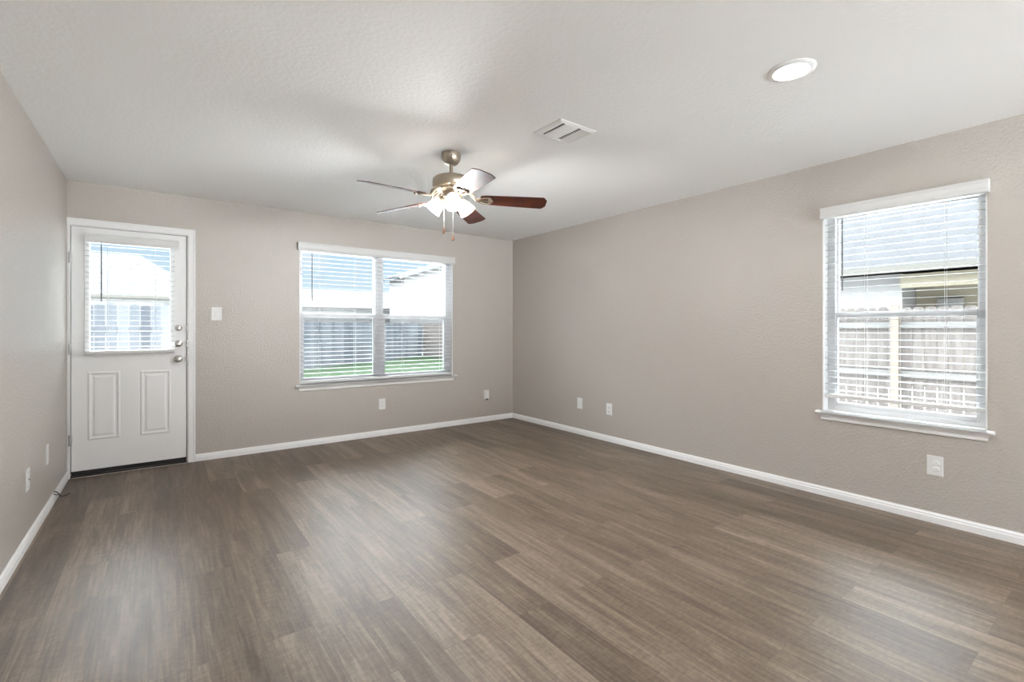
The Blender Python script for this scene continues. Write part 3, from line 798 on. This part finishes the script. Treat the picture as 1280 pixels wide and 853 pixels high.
fence('wooden_fence', (-2.2, 12.0), (7.45, 18.15), GZ, 1.50, 'long grey picket fence across the lawn behind the wide window', 'fence_grey', (0.0, 1.2), 1, (1, 3.4, 5.8, 8.2, 10.6))
fence('wooden_fence', (7.5, 18.1), (9.3, 13.0), GZ, 1.50, 'side fence in painted sunlit tones at the right end of the lawn', 'fence_sunlit', (0.0, 1.2), 1, (1, 3.4))
fence('wooden_fence', (5.0, 3.0), (5.0, -9.0), GZ, 1.55, 'pale tan fence with rails and an orange post beyond the right window', 'fence_tan', (0.55, 1.28), -1, (0.9, 3.3, 5.98, 8.3, 10.7), 'post_orange')

def roof_hip(bm, x0, x1, y0, y1, ze, zr, hip0, hip1, axis):
    """ridge along axis ('x' or 'y'); hip0/hip1 = ridge inset at each end"""
    if axis == 'x':
        ym = (y0+y1)/2; r0, r1 = (x0+hip0, ym, zr), (x1-hip1, ym, zr)
    else:
        xm_ = (x0+x1)/2; r0, r1 = (xm_, y0+hip0, zr), (xm_, y1-hip1, zr)
    c = [bm.verts.new(p) for p in ((x0, y0, ze), (x1, y0, ze), (x1, y1, ze), (x0, y1, ze))]
    a, b = bm.verts.new(r0), bm.verts.new(r1)
    if axis == 'x':
        fs = ((c[0], c[1], b, a), (c[1], c[2], b), (c[2], c[3], a, b), (c[3], c[0], a))
    else:
        fs = ((c[0], c[1], a), (c[1], c[2], b, a), (c[2], c[3], b), (c[3], c[0], a, b))
    for f in fs: bm.faces.new(f)
    bm.faces.new(c[::-1])

# neighbour beyond the right window
h1 = tag(empty('neighbor_house', (13, 0, GZ)), 'pale neighbour house with long eave beyond the right window fence', 'house')
boxes('wall', [(11.15, 22.5, -1.50, 9.0, GZ, 2.62)], 'siding', h1)
boxes('recessed_wall', [(12.3, 22.4, -4.9, -1.505, GZ, 2.62)], 'stucco', h1)
bm = bmesh.new(); roof_hip(bm, 10.70, 23.3, -5.0, 9.8, 2.78, 9.6, 2.2, 3.0, 'y'); obj('roof', bm, 'roof', h1)  # ridge raised out of view to block sky glare on the floor
boxes('fascia', [(10.66, 10.70, -5.0, 9.8, 2.62, 2.78)], 'olive_fascia', h1)
boxes('porch_beam', [(10.95, 11.15, -5.0, -1.505, 2.25, 2.58)], 'stucco', h1)
f = boxes('window', [(12.22, 12.30, -2.45, -1.95, 1.0, 2.0)], 'siding', h1)
boxes('window_pane', [(12.20, 12.22, -3.72, -3.10, 0.9, 2.25)], 'aqua_glass', h1)
# gable house behind the lawn
h2 = tag(empty('neighbor_house', (13, 24, GZ)), 'tall white gabled house behind the lawn, right half of wide window', 'house')
bm = bmesh.new(); prism(bm, [(7.7, GZ), (18.3, GZ), (18.3, 4.25), (13.0, 6.05), (7.7, 4.25)], 1, 21.0, 23.2); obj('wall', bm, 'siding', h2)
bm = bmesh.new()
prism(bm, [(7.35, 4.22), (13.0, 6.14), (18.65, 4.22), (18.65, 4.36), (13.0, 6.30), (7.35, 4.36)], 1, 20.75, 23.4); obj('roof', bm, 'roof', h2)
bm = bmesh.new(); prism(bm, [(7.30, 4.13), (13.0, 6.07), (18.70, 4.13), (18.70, 4.32), (13.0, 6.27), (7.30, 4.32)], 1, 20.70, 20.745); obj('rake_board', bm, 'fascia', h2)
# low hip-roofed house, left half
h3 = tag(empty('neighbor_house', (3.5, 27, GZ)), 'low white hip-roofed house behind the lawn, left half of wide window', 'house')
boxes('wall', [(0.9, 10.2, 23.75, 30.3, GZ, 2.45)], 'siding', h3)
bm = bmesh.new(); roof_hip(bm, 0.6, 10.6, 23.6, 30.6, 2.50, 3.80, 2.6, 0.5, 'x'); obj('roof', bm, 'roof', h3)
boxes('fascia', [(0.6, 10.6, 23.56, 23.60, 2.43, 2.50)], 'olive_fascia', h3)
# house beyond the door fence
h4 = tag(empty('neighbor_house', (-9, 23, GZ)), 'white-roofed house behind the fence seen through the door glass', 'house')
boxes('wall', [(-15, -2.6, 20.12, 27, GZ, 2.5)], 'siding', h4)
bm = bmesh.new(); roof_hip(bm, -15.6, -2.0, 20.0, 27.6, 2.62, 4.75, 3.0, 2.6, 'x'); obj('roof', bm, 'roof', h4)
boxes('fascia', [(-15.6, -2.0, 19.95, 20.0, 2.50, 2.62)], 'olive_fascia', h4)
